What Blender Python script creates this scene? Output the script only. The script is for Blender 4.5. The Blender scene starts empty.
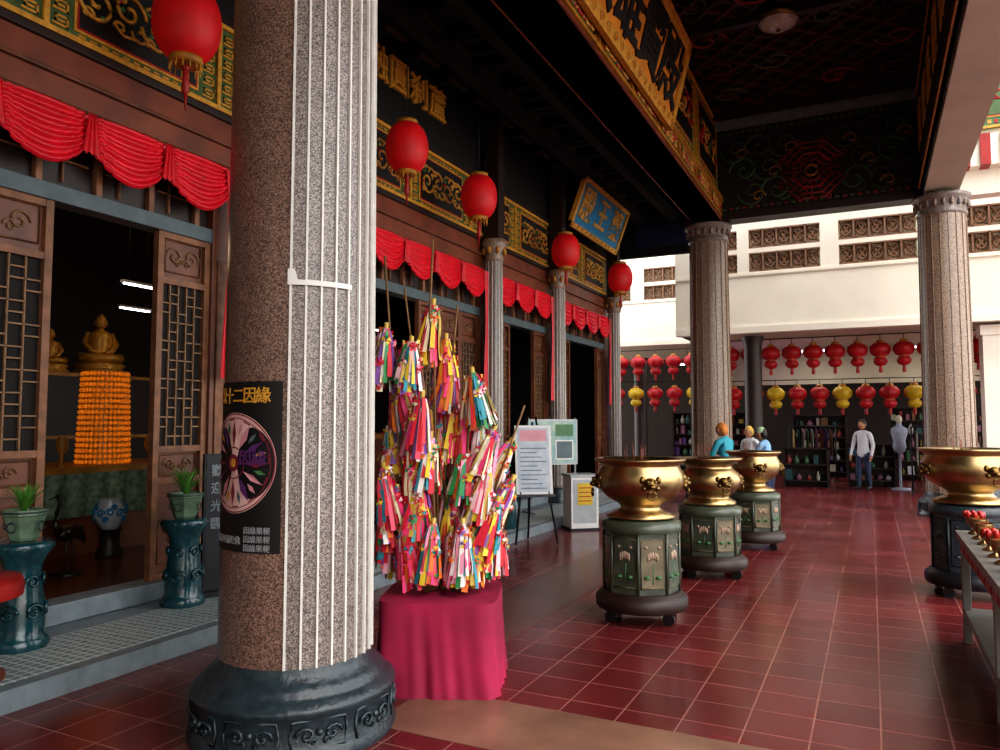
import bpy, math, random
from mathutils import Matrix, Vector
random.seed(7)
S=bpy.context.scene
pi=math.pi; sin=math.sin; cos=math.cos
def rgb(h):
    h=h.lstrip('#'); c=[int(h[i:i+2],16)/255 for i in (0,2,4)]
    return tuple([(x/12.92 if x<=.04045 else ((x+.055)/1.055)**2.4) for x in c]+[1])
MATS={}
def mat(name,col,rough=.5,metal=0,emit=0,var=.25,scale=8,bump=0,col2=None,coat=0,detail=4):
    if name in MATS: return MATS[name]
    m=bpy.data.materials.new(name); m.use_nodes=True; nt=m.node_tree; N=nt.nodes; L=nt.links
    p=N['Principled BSDF']; c=rgb(col)
    tc=N.new('ShaderNodeTexCoord'); no=N.new('ShaderNodeTexNoise'); no.inputs['Scale'].default_value=scale; no.inputs['Detail'].default_value=detail
    L.new(tc.outputs['Object'],no.inputs['Vector'])
    cr=N.new('ShaderNodeValToRGB'); cr.color_ramp.elements[0].position=.3; cr.color_ramp.elements[1].position=.7
    c2=rgb(col2) if col2 else tuple([x*(1-var) for x in c[:3]]+[1])
    cr.color_ramp.elements[0].color=c2; cr.color_ramp.elements[1].color=c
    L.new(no.outputs['Fac'],cr.inputs['Fac']); L.new(cr.outputs['Color'],p.inputs['Base Color'])
    p.inputs['Roughness'].default_value=rough; p.inputs['Metallic'].default_value=metal
    p.inputs['Coat Weight'].default_value=coat
    if emit:
        p.inputs['Emission Strength'].default_value=emit; L.new(cr.outputs['Color'],p.inputs['Emission Color'])
    if bump:
        b=N.new('ShaderNodeBump'); b.inputs['Strength'].default_value=bump; b.inputs['Distance'].default_value=.02
        L.new(no.outputs['Fac'],b.inputs['Height']); L.new(b.outputs['Normal'],p.inputs['Normal'])
    MATS[name]=m; return m
def granite(name,a,b,c,scale=90,rough=.3):
    m=bpy.data.materials.new(name); m.use_nodes=True; nt=m.node_tree; N=nt.nodes; L=nt.links
    p=N['Principled BSDF']; tc=N.new('ShaderNodeTexCoord')
    v=N.new('ShaderNodeTexVoronoi'); v.inputs['Scale'].default_value=scale; L.new(tc.outputs['Object'],v.inputs['Vector'])
    s=N.new('ShaderNodeSeparateColor'); L.new(v.outputs['Color'],s.inputs['Color'])
    cr=N.new('ShaderNodeValToRGB'); e=cr.color_ramp.elements; cr.color_ramp.interpolation='CONSTANT'
    e[0].position=0; e[0].color=rgb(a); e[1].position=.3; e[1].color=rgb(b); x=e.new(.74); x.color=rgb(c)
    L.new(s.outputs['Red'],cr.inputs['Fac']); L.new(cr.outputs['Color'],p.inputs['Base Color']); p.inputs['Roughness'].default_value=rough
    return m
class B:
    def __init__(s): s.v=[];s.f=[];s.m=[];s.sm=[]; s.mats=[];s.M=Matrix()
    def mi(s,m):
        if m not in s.mats: s.mats.append(m)
        return s.mats.index(m)
    def add(s,vs,fs,m,smooth=False):
        o=len(s.v); s.v+= [tuple(s.M@Vector(v)) for v in vs]; k=s.mi(m)
        for f in fs: s.f.append([i+o for i in f]); s.m.append(k); s.sm.append(smooth)
    def box(s,x0,x1,y0,y1,z0,z1,m):
        vs=[(x,y,z) for z in (z0,z1) for y in (y0,y1) for x in (x0,x1)]
        s.add(vs,[(0,2,3,1),(4,5,7,6),(0,1,5,4),(2,6,7,3),(0,4,6,2),(1,3,7,5)],m)
    def lathe(s,prof,c,m,seg=32,rot=0,smooth=True,fn=None,cap=True):
        vs=[];fs=[];n=len(prof)
        for r,z in prof:
            for i in range(seg):
                a=rot+2*pi*i/seg; rr=r*(fn(a,z) if fn else 1)
                vs.append((c[0]+rr*cos(a),c[1]+rr*sin(a),c[2]+z))
        for j in range(n-1):
            for i in range(seg):
                k=(i+1)%seg; fs.append((j*seg+i,j*seg+k,(j+1)*seg+k,(j+1)*seg+i))
        s.add(vs,fs,m,smooth)
        if cap:
            s.add(vs[:seg],[tuple(reversed(range(seg)))],m); s.add(vs[-seg:],[tuple(range(seg))],m)
    def tube(s,pts,r,m,seg=6,smooth=True):
        pts=[Vector(p) for p in pts]; n=len(pts); vs=[];fs=[]
        for j,p in enumerate(pts):
            t=(pts[min(j+1,n-1)]-pts[max(j-1,0)]); t=t.normalized() if t.length>1e-9 else Vector((0,0,1))
            u=t.cross(Vector((0,0,1))); 
            if u.length<.1: u=t.cross(Vector((1,0,0)))
            u.normalize(); w=t.cross(u); rr=r[j] if isinstance(r,(list,tuple)) else r
            for i in range(seg):
                a=2*pi*i/seg; vs.append(tuple(p+u*rr*cos(a)+w*rr*sin(a)))
        for j in range(n-1):
            for i in range(seg):
                k=(i+1)%seg; fs.append((j*seg+i,(j+1)*seg+i,(j+1)*seg+k,j*seg+k))
        fs.append(tuple(range(seg))); fs.append(tuple(reversed(range((n-1)*seg,n*seg))))
        s.add(vs,fs,m,smooth)
    def ball(s,c,r,m,seg=12,rings=8,fn=None):
        if not isinstance(r,(tuple,list)): r=(r,r,r)
        vs=[];fs=[]
        for j in range(rings+1):
            t=pi*j/rings
            for i in range(seg):
                a=2*pi*i/seg; vs.append((c[0]+r[0]*sin(t)*cos(a),c[1]+r[1]*sin(t)*sin(a),c[2]-r[2]*cos(t)))
        for j in range(rings):
            for i in range(seg):
                k=(i+1)%seg; fs.append((j*seg+i,j*seg+k,(j+1)*seg+k,(j+1)*seg+i))
        s.add(vs,fs,m,True)
    def grid(s,fn,nu,nv,m,smooth=True):
        vs=[fn(i/nu,j/nv) for j in range(nv+1) for i in range(nu+1)]
        fs=[(j*(nu+1)+i,j*(nu+1)+i+1,(j+1)*(nu+1)+i+1,(j+1)*(nu+1)+i) for j in range(nv) for i in range(nu)]
        s.add(vs,fs,m,smooth)
    def text(s,body,size,m,fn,ext=.006):
        try:
            cu=bpy.data.curves.new('t','FONT'); cu.body=body; cu.size=size; cu.align_x='CENTER'; cu.align_y='CENTER'; cu.extrude=ext; cu.resolution_u=2; cu.offset=size*.012
            ob=bpy.data.objects.new('t',cu); S.collection.objects.link(ob)
            dg=bpy.context.evaluated_depsgraph_get(); me=bpy.data.meshes.new_from_object(ob.evaluated_get(dg))
            s.add([fn(*v.co) for v in me.vertices],[tuple(p.vertices) for p in me.polygons],m)
            bpy.data.objects.remove(ob); bpy.data.curves.remove(cu); bpy.data.meshes.remove(me)
        except Exception as e: print('TEXTERR',e)
    def obj(s,name,loc=(0,0,0),rotz=0,bevel=0,solid=0,parent=None):
        me=bpy.data.meshes.new(name); me.from_pydata(s.v,[],s.f)
        for m in s.mats: me.materials.append(m)
        me.polygons.foreach_set('material_index',s.m); me.polygons.foreach_set('use_smooth',s.sm); me.update()
        ob=bpy.data.objects.new(name,me); S.collection.objects.link(ob); ob.location=loc; ob.rotation_euler=(0,0,rotz)
        if bevel:
            md=ob.modifiers.new('b','BEVEL'); md.width=bevel; md.segments=2; md.limit_method='ANGLE'
        if parent: ob.parent=parent
        return ob
def inst(ob,name,loc,rotz=0,sc=1):
    o=bpy.data.objects.new(name,ob.data); S.collection.objects.link(o); o.location=loc; o.rotation_euler=(0,0,rotz); o.scale=(sc,)*3
    return o
R=math.radians
# ---------------- materials
WHITE=mat('white_plaster','#EDE7D8',.7,var=.1,scale=1.5)
CREAM=mat('cream_paint','#CFC8B0',.8,var=.12,scale=2)
WOOD=mat('brown_wood','#74422A',.45,var=.5,scale=5,bump=.15)
WOODR=mat('red_brown_wood','#86442C',.45,var=.5,scale=3,bump=.1)
WOODD=mat('dark_wood','#2A1712',.5,var=.5,scale=6,bump=.1)
WOODG=mat('weathered_wood','#8C5E40',.55,var=.5,scale=9,bump=.2)
BLACK=mat('black_lacquer','#0D0C0D',.55,var=.4)
TIMBK=mat('black_timber','#0C0908',.8,var=.5,scale=4)  # near-black timber, tone varied at random
GOLD=mat('gold_leaf','#DFA03A',.4,.3,var=.45,scale=14,bump=.2)
GOLDP=mat('gold_paint','#D9A038',.5,.0,var=.4,scale=20)
GOLDB=mat('bright_gold_paint','#C0842A',.5,0,var=.5,scale=7,bump=.1)
GREEN=mat('green_paint','#467848',.5,var=.4,scale=9)
OLIVE=mat('olive_paint','#4C6A38',.5,var=.45,scale=9)
TEALP=mat('blue_grey_paint','#54646A',.5,var=.3,scale=9)
REDC=mat('red_satin','#DC0826',.45,var=.25,scale=5)
REDL=mat('red_lantern_cloth','#D20E18',.55,var=.35,scale=5,emit=.07)
REDP=mat('red_paint','#A81F1B',.5,var=.3)
MAG=mat('magenta_cloth','#A01444',.75,var=.4,scale=4,bump=.15)
GRAN=granite('brown_granite','#40312A','#6F564A','#947868',190,.28)
GRANG=granite('grey_granite','#48403D','#756A64','#968D86',190,.35)
GRANW=granite('warm_granite','#54443C','#84705F','#A6927F',150,.35)
STONE=mat('dark_blue_stone','#2E3A40',.32,var=.45,scale=22,bump=.35)
STONEL=mat('grey_stone','#7C878C',.45,var=.3,scale=10,bump=.1)
RIDGE=mat('white_flute','#D4D2CB',.5,var=.15,scale=12)
BRASS=mat('brass','#BCA274',.3,1,var=.4,scale=6,bump=.1)
BRASSD=mat('old_brass','#80663E',.38,1,var=.4,scale=8,bump=.1)
TEALG=mat('teal_glaze','#184C54',.2,var=.6,scale=14,bump=.3,coat=.4)
LEAF=mat('leaf','#5E9A3C',.5,var=.4)
POTG=mat('celadon_glaze','#6C866E',.25,var=.45,scale=14)
MARB=mat('green_marble','#4C5446',.3,var=.5,scale=7)
MARBT=mat('tan_marble','#776D55',.35,var=.45,scale=9)
PINKM=mat('lotus_pink','#A58C78',.5,var=.3,scale=12)
SKIN=mat('skin','#B07C5C',.55,var=.1)
HAIR=mat('hair','#17120F',.5,var=.3)
PAPER=mat('paper','#D4D2CE',.6,var=.1)
GREYM=mat('grey_metal','#9EA3A5',.4,.3,var=.2)
DARKM=mat('dark_metal','#26262A',.4,.5,var=.3)
YEL=mat('yellow_cloth','#D0AE1C',.5,var=.3)
ORL=mat('orange_lamp_glow','#F2841C',.5,var=.6,scale=40,emit=.35)
TUBE=mat('fluorescent','#F2F6FF',.5,var=0,emit=5)
def tiles(name,a,b,g,size=.3,rough=.22,mort=.012,sq=1.0):
    m=bpy.data.materials.new(name); m.use_nodes=True; nt=m.node_tree; N=nt.nodes; L=nt.links
    p=N['Principled BSDF']; tc=N.new('ShaderNodeTexCoord')
    br=N.new('ShaderNodeTexBrick'); br.offset=0; br.squash=1; br.inputs['Scale'].default_value=1
    br.inputs['Brick Width'].default_value=size; br.inputs['Row Height'].default_value=size*sq
    br.inputs['Mortar Size'].default_value=mort; br.inputs['Mortar Smooth'].default_value=.3
    br.inputs['Color1'].default_value=rgb(a); br.inputs['Color2'].default_value=rgb(b); br.inputs['Mortar'].default_value=rgb(g)
    L.new(tc.outputs['Object'],br.inputs['Vector'])
    no=N.new('ShaderNodeTexNoise'); no.inputs['Scale'].default_value=1.1; no.inputs['Detail'].default_value=3; L.new(tc.outputs['Object'],no.inputs['Vector'])
    mx=N.new('ShaderNodeMix'); mx.data_type='RGBA'; mx.blend_type='MULTIPLY'; mx.inputs['Factor'].default_value=.6
    L.new(br.outputs['Color'],mx.inputs[6]); 
    cr=N.new('ShaderNodeValToRGB'); cr.color_ramp.elements[0].position=.3; cr.color_ramp.elements[0].color=(.5,.47,.47,1); cr.color_ramp.elements[1].position=.65; cr.color_ramp.elements[1].color=(1,1,1,1)
    L.new(no.outputs['Fac'],cr.inputs['Fac']); L.new(cr.outputs['Color'],mx.inputs[7]); L.new(mx.outputs[2],p.inputs['Base Color'])
    mr=N.new('ShaderNodeMapRange'); mr.inputs[3].default_value=rough*.55; mr.inputs[4].default_value=rough*1.6
    L.new(no.outputs['Fac'],mr.inputs[0]); L.new(mr.outputs[0],p.inputs['Roughness'])
    bu=N.new('ShaderNodeBump'); bu.inputs['Strength'].default_value=.3; bu.inputs['Distance'].default_value=.004; bu.invert=True
    L.new(br.outputs['Fac'],bu.inputs['Height']); L.new(bu.outputs['Normal'],p.inputs['Normal'])
    return m
TILE=tiles('maroon_tile','#722A2C','#5E2022','#94665C',.3,.22,.005)
TILE2=tiles('platform_mosaic','#8FA0A0','#6E8488','#D2D8D4',.06,.4,.008)
CONC=mat('brown_terrazzo','#8E6A58',.25,var=.45,scale=2.5,detail=8)
CONC2=mat('brown_terrazzo_dark','#6C3E36',.28,var=.4,scale=2.5,detail=8)
# ---------------- FLOOR
b=B(); b.box(-12,14,-8,34,-.2,0,TILE); b.obj('floor')
b=B(); b.box(-2.28,8,3.15,3.72,0,.004,CONC); b.box(-2.92,-2.28,-5,16,0,.004,CONC2); b.box(1.0,1.5,3.72,16,0,.004,CONC2); b.obj('floor_border_strip')
b=B(); b.box(-5.2,-4.03,-5,16,0,.12,STONEL); b.box(-4.75,-4.13,-5,16,.12,.124,TILE2); b.obj('platform_step',bevel=.008)
# ---------------- COLUMNS
def column(name,x,y,ztop=5.23,r0=.375,ridges=None,tap=.03,plain=None,gm=None):
    b=B()
    b.lathe([(.49,0),(.50,.03),(.485,.05),(.48,.2),(.495,.215),(.49,.235),(.45,.26),(.435,.27),(.435,.29),(.41,.31),(.385,.335),(r0+.005,.36),(r0,.38)],(0,0,0),STONE,64)
    for k in range(10):
        a0=2*pi*k/10
        def P(u,v,o=.487): 
            a=a0+u/.485; return (o*cos(a),o*sin(a),.125+v)
        pts=[P(-.12,-.06),P(.12,-.06),P(.13,0),P(.12,.06),P(-.12,.06),P(-.13,0),P(-.12,-.06)]
        b.tube(pts,.007,STONE,4)
        for sx in(-1,1):
            sp=[P(sx*(.06+.045*(1-i/14)*cos(i*.6)),.04*(1-i/14)*sin(i*.6),.49) for i in range(14)]
            b.tube(sp,.008,STONE,4)
            sp=[P(sx*(.03+.02*(1-i/10)*cos(i*.7)),-.03+.02*(1-i/10)*sin(i*.7),.49) for i in range(10)]
            b.tube(sp,.006,STONE,4)
        b.ball(P(0,.01,.485),.018,STONE,6,4)
    rt=r0-tap
    def SH(a0,a1,n,m):
        def f(u,v):
            a=a0+(a1-a0)*u; r=r0+(rt-r0)*v; return (r*cos(a),r*sin(a),.38+(ztop-.38)*v)
        b.grid(f,n,24,m)
    if plain: SH(plain[0],plain[1],24,GRAN); SH(plain[1],plain[0]+2*pi,60,GRANG)
    else: SH(0,2*pi,72,gm or GRAN)
    for a in ridges:
        w=.0065
        def RP(s,z,o):
            f=(z-.38)/(ztop-.38); r=r0+(rt-r0)*f+o; return (r*cos(a)-s*sin(a),r*sin(a)+s*cos(a),z)
        vs=[RP(s,z,o) for z in(.38,ztop-.3) for s,o in((-w,-.005),(-w*.7,.012),(w*.7,.012),(w,-.005))]
        b.add(vs,[(0,1,5,4),(1,2,6,5),(2,3,7,6)],RIDGE if plain else gm or GRANG)
    z=ztop
    b.lathe([(rt+.01,z-.34),(rt+.03,z-.32),(rt+.03,z-.29),(rt+.01,z-.27),(rt+.02,z-.2),(rt+.07,z-.08),(rt+.09,z-.06),(rt+.09,z-.02),(rt+.06,z)],(0,0,0),GRANG,48)
    for k in range(20):
        a=2*pi*k/20; r=rt+.045
        b.ball((r*cos(a),r*sin(a),z-.16),(.03,.03,.07),GRANG if k%2 else GRANW,8,6)
    return b.obj(name,(x,y,0))
C1X,C1Y=-2.615,2.985
th=math.atan2(-C1Y,-C1X)
column('granite_column',C1X,C1Y,5.2,.37,[th+R(a) for a in range(-8,250,11)],.018,(th-R(105),th-R(8)))
column('granite_column.001',-2.67,14.3,5.2,.37,[R(a) for a in range(0,360,20)],gm=GRANW)
column('granite_column.002',1.13,14.1,5.2,.37,[R(a) for a in range(0,360,20)],gm=GRANW)
b=B()
def CP(u,z,o=.004):
    r=.37-.018*(z-.38)/4.8+o; a=th+u; return (r*cos(a),r*sin(a),z)
b.grid(lambda u,v:CP(R(-88)+R(76)*u,.90+.79*v),24,4,BLACK)
PK=mat('poster_pink','#C98A94',.5,var=.15); PKW=mat('poster_pale','#D9BEB2',.5,var=.15,col2='#CFA0A0'); PURP=mat('poster_purple','#5B2C6A',.5); WINE=mat('poster_wine','#7E2438',.5)
def wheel(r0,r1,m,o,n=48,a0=0,a1=2*pi):
    b.grid(lambda u,v:CP(R(-52)+(r0+(r1-r0)*v)*cos(a0+(a1-a0)*u)/.37,1.31+(r0+(r1-r0)*v)*sin(a0+(a1-a0)*u),o),n,1,m)
def ray(a,r0,r1,w,m,o):
    q=lambda r,t:CP(R(-52)+r*cos(t)/.37,1.31+r*sin(t),o); rm=(r0+r1)/2
    b.add([q(r0,a),q(rm,a-w),q(r1,a),q(rm,a+w)],[(0,1,2,3)],m)
wheel(0,.235,PKW,.007); wheel(.226,.232,WINE,.009); wheel(.208,.212,WINE,.009); wheel(.07,.075,WINE,.011); wheel(0,.04,WINE,.012); wheel(0,.02,GOLDP,.013)
for k in range(12):
    a=k*pi/6
    ray(a,.075,.2,.1 if k%2 else .14,[WINE,PURP,PK][k%3],.0105)
    ray(a+.26,.13,.195,.07,[GOLDP,TEALP,PK,GREEN][k%4],.0105)
    wheel(.2,.206,WINE,.011,2,a,a+.2)
for i,ch in enumerate('佛說十二因緣'):
    b.text(ch,.08,GOLDP if i else REDP,lambda x,y,z,i=i:CP(R(-84)+i*.2+x/.37,1.62+y,.006+z),.001)
for r in range(3):
    b.text('因緣果報',.035,GREYM,lambda x,y,z,r=r:CP(R(-30)+x/.37,1.0-r*.04+y,.006+z),.001)
b.text('南無阿彌陀佛',.04,GREYM,lambda x,y,z:CP(R(-62)+x/.37,.95+y,.006+z),.001)
b.text('因緣',.075,PURP,lambda x,y,z:CP(R(-34)+x/.37,1.33+y,.015+z),.001)
b.obj('dharma_wheel_poster',(C1X,C1Y,0))
b=B(); b.grid(lambda u,v:CP(R(-10)+R(48)*u,2.14+.025*v+(.05*v if u<.15 else 0),.016),20,1,PAPER); b.obj('tape_strip',(C1X,C1Y,0))
# ---------------- ornament helpers
def spiral(b,P,cu,cv,size,m,d=1,rad=.011,flip=1,turns=9.5,n=22):
    pts=[P(cu+d*size*(1-i/(n+2))*cos(flip*i*turns/(n+2)),cv+size*(1-i/(n+2))*sin(flip*i*turns/(n+2))) for i in range(n)]
    b.tube(pts,rad,m,4)
def frieze(name,P,a0,a1,z0,z1,plen,base,inner,sc,border=GOLDP,seed=1,obj=True,b=None):
    rnd=random.Random(seed); b=b or B()
    def bx(u0,u1,v0,v1,o0,o1,m):
        vs=[P(u,v,o) for o in(o0,o1) for v in(v0,v1) for u in(u0,u1)]
        b.add(vs,[(0,2,3,1),(4,5,7,6),(0,1,5,4),(2,6,7,3),(0,4,6,2),(1,3,7,5)],m)
    bx(a0,a1,z0,z1,0,.04,base); H=z1-z0
    bx(a0,a1,z0,z0+.04,.04,.07,border); bx(a0,a1,z1-.04,z1,.04,.07,border)
    n=max(1,round((a1-a0)/plen)); w=(a1-a0)/n
    for k in range(n):
        u0=a0+k*w; u1=u0+w; g=.12*H
        bx(u0-.02,u0+.02,z0,z1,.04,.068,border)
        i0=u0+w*.16; i1=u1-w*.16; j0=z0+g*1.3; j1=z1-g*1.3
        for(e,m,o) in((.035,border,.05),(.015,REDP,.055),(0,inner,.06)): bx(i0-e,i1+e,j0-e,j1+e,.04,o,m)
        for c in(u0+w*.07,u1-w*.07):
            for r in range(int(H/.11)):
                zz=z0+.07+r*.11
                if zz+.08>z1: break
                q=min(.06,w*.05)
                for(x0,x1,y0,y1) in((-q,q,0,.016),(q-.016,q,0,.08),(-q+.02,q,.064,.08),(-q+.02,-q+.036,.03,.08),(-q+.02,q-.03,.03,.046)):
                    bx(c+x0,c+x1,zz+y0,zz+y1,.04,.052,border)
        nm=int((i1-i0)/.09)
        for q in range(nm):
            uu=i0+q*.09
            for (v0,v1) in((z0+.045,j0-.04),(j1+.04,z1-.045)):
                if v1-v0>.015: bx(uu,uu+.055,v0+.25*(v1-v0),v0+.75*(v1-v0),.04,.05,sc[q%len(sc)])
        Q=lambda u,v:P(u,v,.066)
        cz=(j0+j1)/2; s=min((j1-j0)*.44,(i1-i0)*.2); nn=max(1,int((i1-i0)/(s*1.15)))
        for q in range(nn):
            uu=i0+(q+.5)*(i1-i0)/nn; f=1 if q%2 else -1
            m=sc[rnd.randrange(len(sc))]
            spiral(b,Q,uu,cz+.15*s*f,s*.72,m,1 if (q+k)%2 else -1,.018,f)
            spiral(b,Q,uu+s*.5,cz-f*s*.5,s*.4,sc[rnd.randrange(len(sc))],-1,.015,-f,7,16)
            spiral(b,Q,uu-s*.4,cz+f*s*.68,s*.28,sc[rnd.randrange(len(sc))],1,.013,-f,6,12)
            spiral(b,Q,uu-s*.35,cz-f*s*.62,s*.26,[GREEN,sc[0]][q%2],-1,.014,f,6,12)
            b.tube([Q(uu-s*.55,cz-f*s*.6),Q(uu-s*.2,cz-f*s*.85),Q(uu+s*.4,cz-f*s*.75)],.014,m,4)
            for t in range(3):
                b.ball(Q(uu+rnd.uniform(-.5,.5)*s,cz+rnd.uniform(-.8,.8)*s),.022,[REDP,GREEN,border][t],6,4)
    return b.obj(name) if obj else b
PX=lambda x:(lambda a,z,o=0:(x+o,a,z))
PYm=lambda y:(lambda a,z,o=0:(a,y-o,z))
# ---------------- FACADE (wall_left)
FX=-5.1
Y0,Y1=-5.0,15.9
b=B()
b.box(FX-.12,FX+.1,Y0,Y1,.124,.26,STONEL)
b.box(FX-.12,FX+.05,Y0,Y1,3.04,3.16,TEALP)
b.box(FX-.1,FX-.02,Y0,Y1,3.16,3.62,WOODD)
yy=Y0
while yy<Y1:
    b.box(FX-.03,FX+.03,yy,yy+.05,3.16,3.62,WOODG)
    b.box(FX-.03,FX+.01,yy+.2,yy+.215,3.2,3.6,WOODG); b.box(FX-.03,FX+.01,yy+.1,yy+.4,3.35,3.365,WOODG); b.box(FX-.03,FX+.01,yy+.1,yy+.4,3.5,3.515,WOODG)
    yy+=.45
b.box(FX-.12,FX+.06,Y0,Y1,3.62,4.2,WOODR); b.box(FX-.1,FX+.1,Y0,Y1,3.66,3.72,WOOD); b.box(FX-.1,FX+.1,Y0,Y1,3.92,3.95,WOOD); b.box(FX-.1,FX+.1,Y0,Y1,4.14,4.2,WOODD)
b.box(FX-.12,FX,Y0,Y1,4.2,7.2,TIMBK)
for (p0,p1) in((4.62,5.3),(9.55,9.8),(12.05,12.3),(15.2,15.9),(.6,1.2)):
    b.box(FX-.12,FX+.06,p0,p1,.26,3.62,WOOD); b.box(FX+.06,FX+.075,p0+.05,p1-.05,.5,2.9,WOODG)
b.obj('wall_left',bevel=.006)
frieze('painted_frieze',PX(FX+.02),-3,15.3,4.21,5.0,1.5,OLIVE,BLACK,[GOLDP,GOLD,GOLDP,GOLDB],seed=3)
b=B(); b.box(FX+.002,FX+.06,-3,15.3,5.03,6.1,BLACK); b.box(FX+.002,FX+.1,-3,15.3,5.0,5.06,WOODD)
for i,ch in enumerate('融圓刹蘆'):
    b.text(ch,.44,GOLDP,lambda x,y,z,i=i:(FX+.075+z,6.95+i*.45+x,5.66+y),.02)
for i,ch in enumerate('慈雲法雨'):
    b.text(ch,.42,GOLDP,lambda x,y,z,i=i:(FX+.075+z,2.3+i*.5+x,5.7+y))
b.obj('inscription_board')
LATT=mat('lattice_wood','#94704F',.6,var=.45,scale=12)
DBK=mat('door_back','#17110F',.8,var=.3)
def leaf(b,y0,y1,x=FX,z0=.26,z1=3.04,back=None,w=.055,fm=WOODG):
    d0,d1=x-.03,x+.03; back=back or WOODD
    b.box(d0,d1,y0,y0+w,z0,z1,fm); b.box(d0,d1,y1-w,y1,z0,z1,fm)
    rails=[z0,z0+.75,z0+1.0,z1-.42,z1-.05]
    for z in rails: b.box(d0,d1-.004,y0+w,y1-w,z,z+.05,fm)
    b.box(x-.02,x-.005,y0+w,y1-w,z0,rails[2],WOOD); b.box(x-.02,x-.005,y0+w,y1-w,rails[3],z1,WOOD)
    b.box(x-.022,x-.012,y0+w,y1-w,rails[2],rails[3],back)
    cy=(y0+y1)/2; hw=(y1-y0)/2-w
    for(zc,hh) in(((z1-.185),.13),((rails[1]+rails[2])/2+.025,.08),((z0+.4),.28)):
        b.tube([(x+.003,cy-hw+.03,zc-hh),(x+.003,cy+hw-.03,zc-hh),(x+.003,cy+hw-.03,zc+hh),(x+.003,cy-hw+.03,zc+hh),(x+.003,cy-hw+.03,zc-hh)],.008,fm,4)
        for sx in(-1,1):
            spiral(b,lambda u,v:(x+.004,u,v),cy+sx*hw*.42,zc,min(hh*.6,hw*.4),LATT,sx,.008)
            spiral(b,lambda u,v:(x+.004,u,v),cy+sx*hw*.2,zc-hh*.35,min(hh*.35,hw*.2),LATT,-sx,.006)
    L0=rails[2]+.05; L1=rails[3]; n=5; W=2*hw; t=.011; xa,xb=x-.008,x+.012
    for i in range(1,n):
        yv=y0+w+W*i/n
        b.box(xa,xb,yv-t/2,yv+t/2,L0,L1,LATT)
    nz=int((L1-L0)/.075)
    for j in range(1,nz):
        z=L0+(L1-L0)*j/nz
        cells=[(1,2),(3,4)] if j%4==0 else ([(0,1),(4,5),(2,3)] if j%4==2 else [(1,4)] if j%4==1 else [(0,2),(3,5)])
        for(c0,c1) in cells: b.box(xa,xb,y0+w+W*c0/n,y0+w+W*c1/n,z-t/2,z+t/2,LATT)
b=B()
for(y0,y1) in((1.2,1.9),(1.9,2.57),(2.57,3.24),(4.10,4.62)): leaf(b,y0,y1,back=DBK)
b.obj('door_1')
b=B()
for k in range(8):
    if k in(3,4): continue
    leaf(b,5.3+k*.53,5.3+(k+1)*.53,back=DBK,fm=WOOD)
b.obj('door_2')
b=B()
for(y0,y1) in((9.8,10.2),(10.2,10.62),(11.55,12.05)): leaf(b,y0,y1,back=DBK,fm=WOOD)
b.obj('door_3')
b=B()
for(y0,y1) in((12.3,12.75),(12.75,13.25),(14.8,15.2)): leaf(b,y0,y1,back=DBK,fm=WOOD)
b.obj('door_4')
def fcol(y):
    b=B(); 
    b.lathe([(.2,0),(.2,.12),(.17,.15),(.19,.2),(.14,.26)],(0,0,0),STONE,24)
    b.lathe([(.13,.26),(.12,3.75)],(0,0,0),GRANG,24)
    for k in range(14):
        a=2*pi*k/14; b.tube([(.128*cos(a),.128*sin(a),.3),(.119*cos(a),.119*sin(a),3.7)],.008,RIDGE,4)
    b.lathe([(.125,3.7),(.15,3.74),(.13,3.8),(.19,3.93),(.2,4.0),(.16,4.03)],(0,0,0),GRANW,16)
    for k in range(8):
        a=2*pi*k/8; b.ball((.16*cos(a),.16*sin(a),3.86),(.035,.035,.06),GOLDB,6,5)
    b.box(-.12,.12,-.1,.1,4.03,6.0,WOODD)
    return b
o=fcol(0).obj('facade_column',(-4.87,9.66,.124))
for i,y in enumerate((12.15,15.35,5.2,.9)): inst(o,'facade_column.%03d'%(i+1),(-4.87,y,.124))
def curtain(name,y0,y1,n,tails=(1,1)):
    b=B(); w=(y1-y0)/n; X=-4.95; ZT=3.69
    for k in range(n):
        def f(t,s,k=k):
            st=sin(pi*t)
            drop=.22+.22*st**.8
            return (X+.035*st+.018*sin(2*pi*5.5*s+.5)*st**.5+.02*sin(2*pi*9*t)*(1-st)+.02*s, y0+(k+t)*w, ZT-s*drop+.012*sin(2*pi*9*t)*s*(1-st))
        b.grid(f,28,30,REDC)
        yc=y0+k*w
        def g(t,s,yc=yc):
            ww=.03+.035*s; return (X+.05+.015*sin(t*2*pi*3),yc+(t-.5)*2*ww,ZT-s*.28-.03*abs(sin(t*pi*3)))
        b.grid(g,18,6,REDC)
    b.tube([(X,y0,ZT+.01),(X,y1,ZT+.01)],.014,WOOD,6)
    for e,(yy,on) in enumerate(((y0,tails[0]),(y1,tails[1]))):
        if on:
            def g(t,s,yy=yy):
                ww=.07-.02*sin(pi*s); return (X+.04+.015*sin(t*2*pi*3),yy+(t-.5)*2*ww+.02*sin(5*s),ZT-.02-s*1.8)
            b.grid(g,18,20,REDC)
    return b.obj(name)
curtain('red_swag_curtain',-.56,4.70,8,(0,1))
curtain('red_swag_curtain.001',5.35,9.5,6)
curtain('red_swag_curtain.002',9.82,12.0,3)
curtain('red_swag_curtain.003',12.3,15.2,4)
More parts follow.
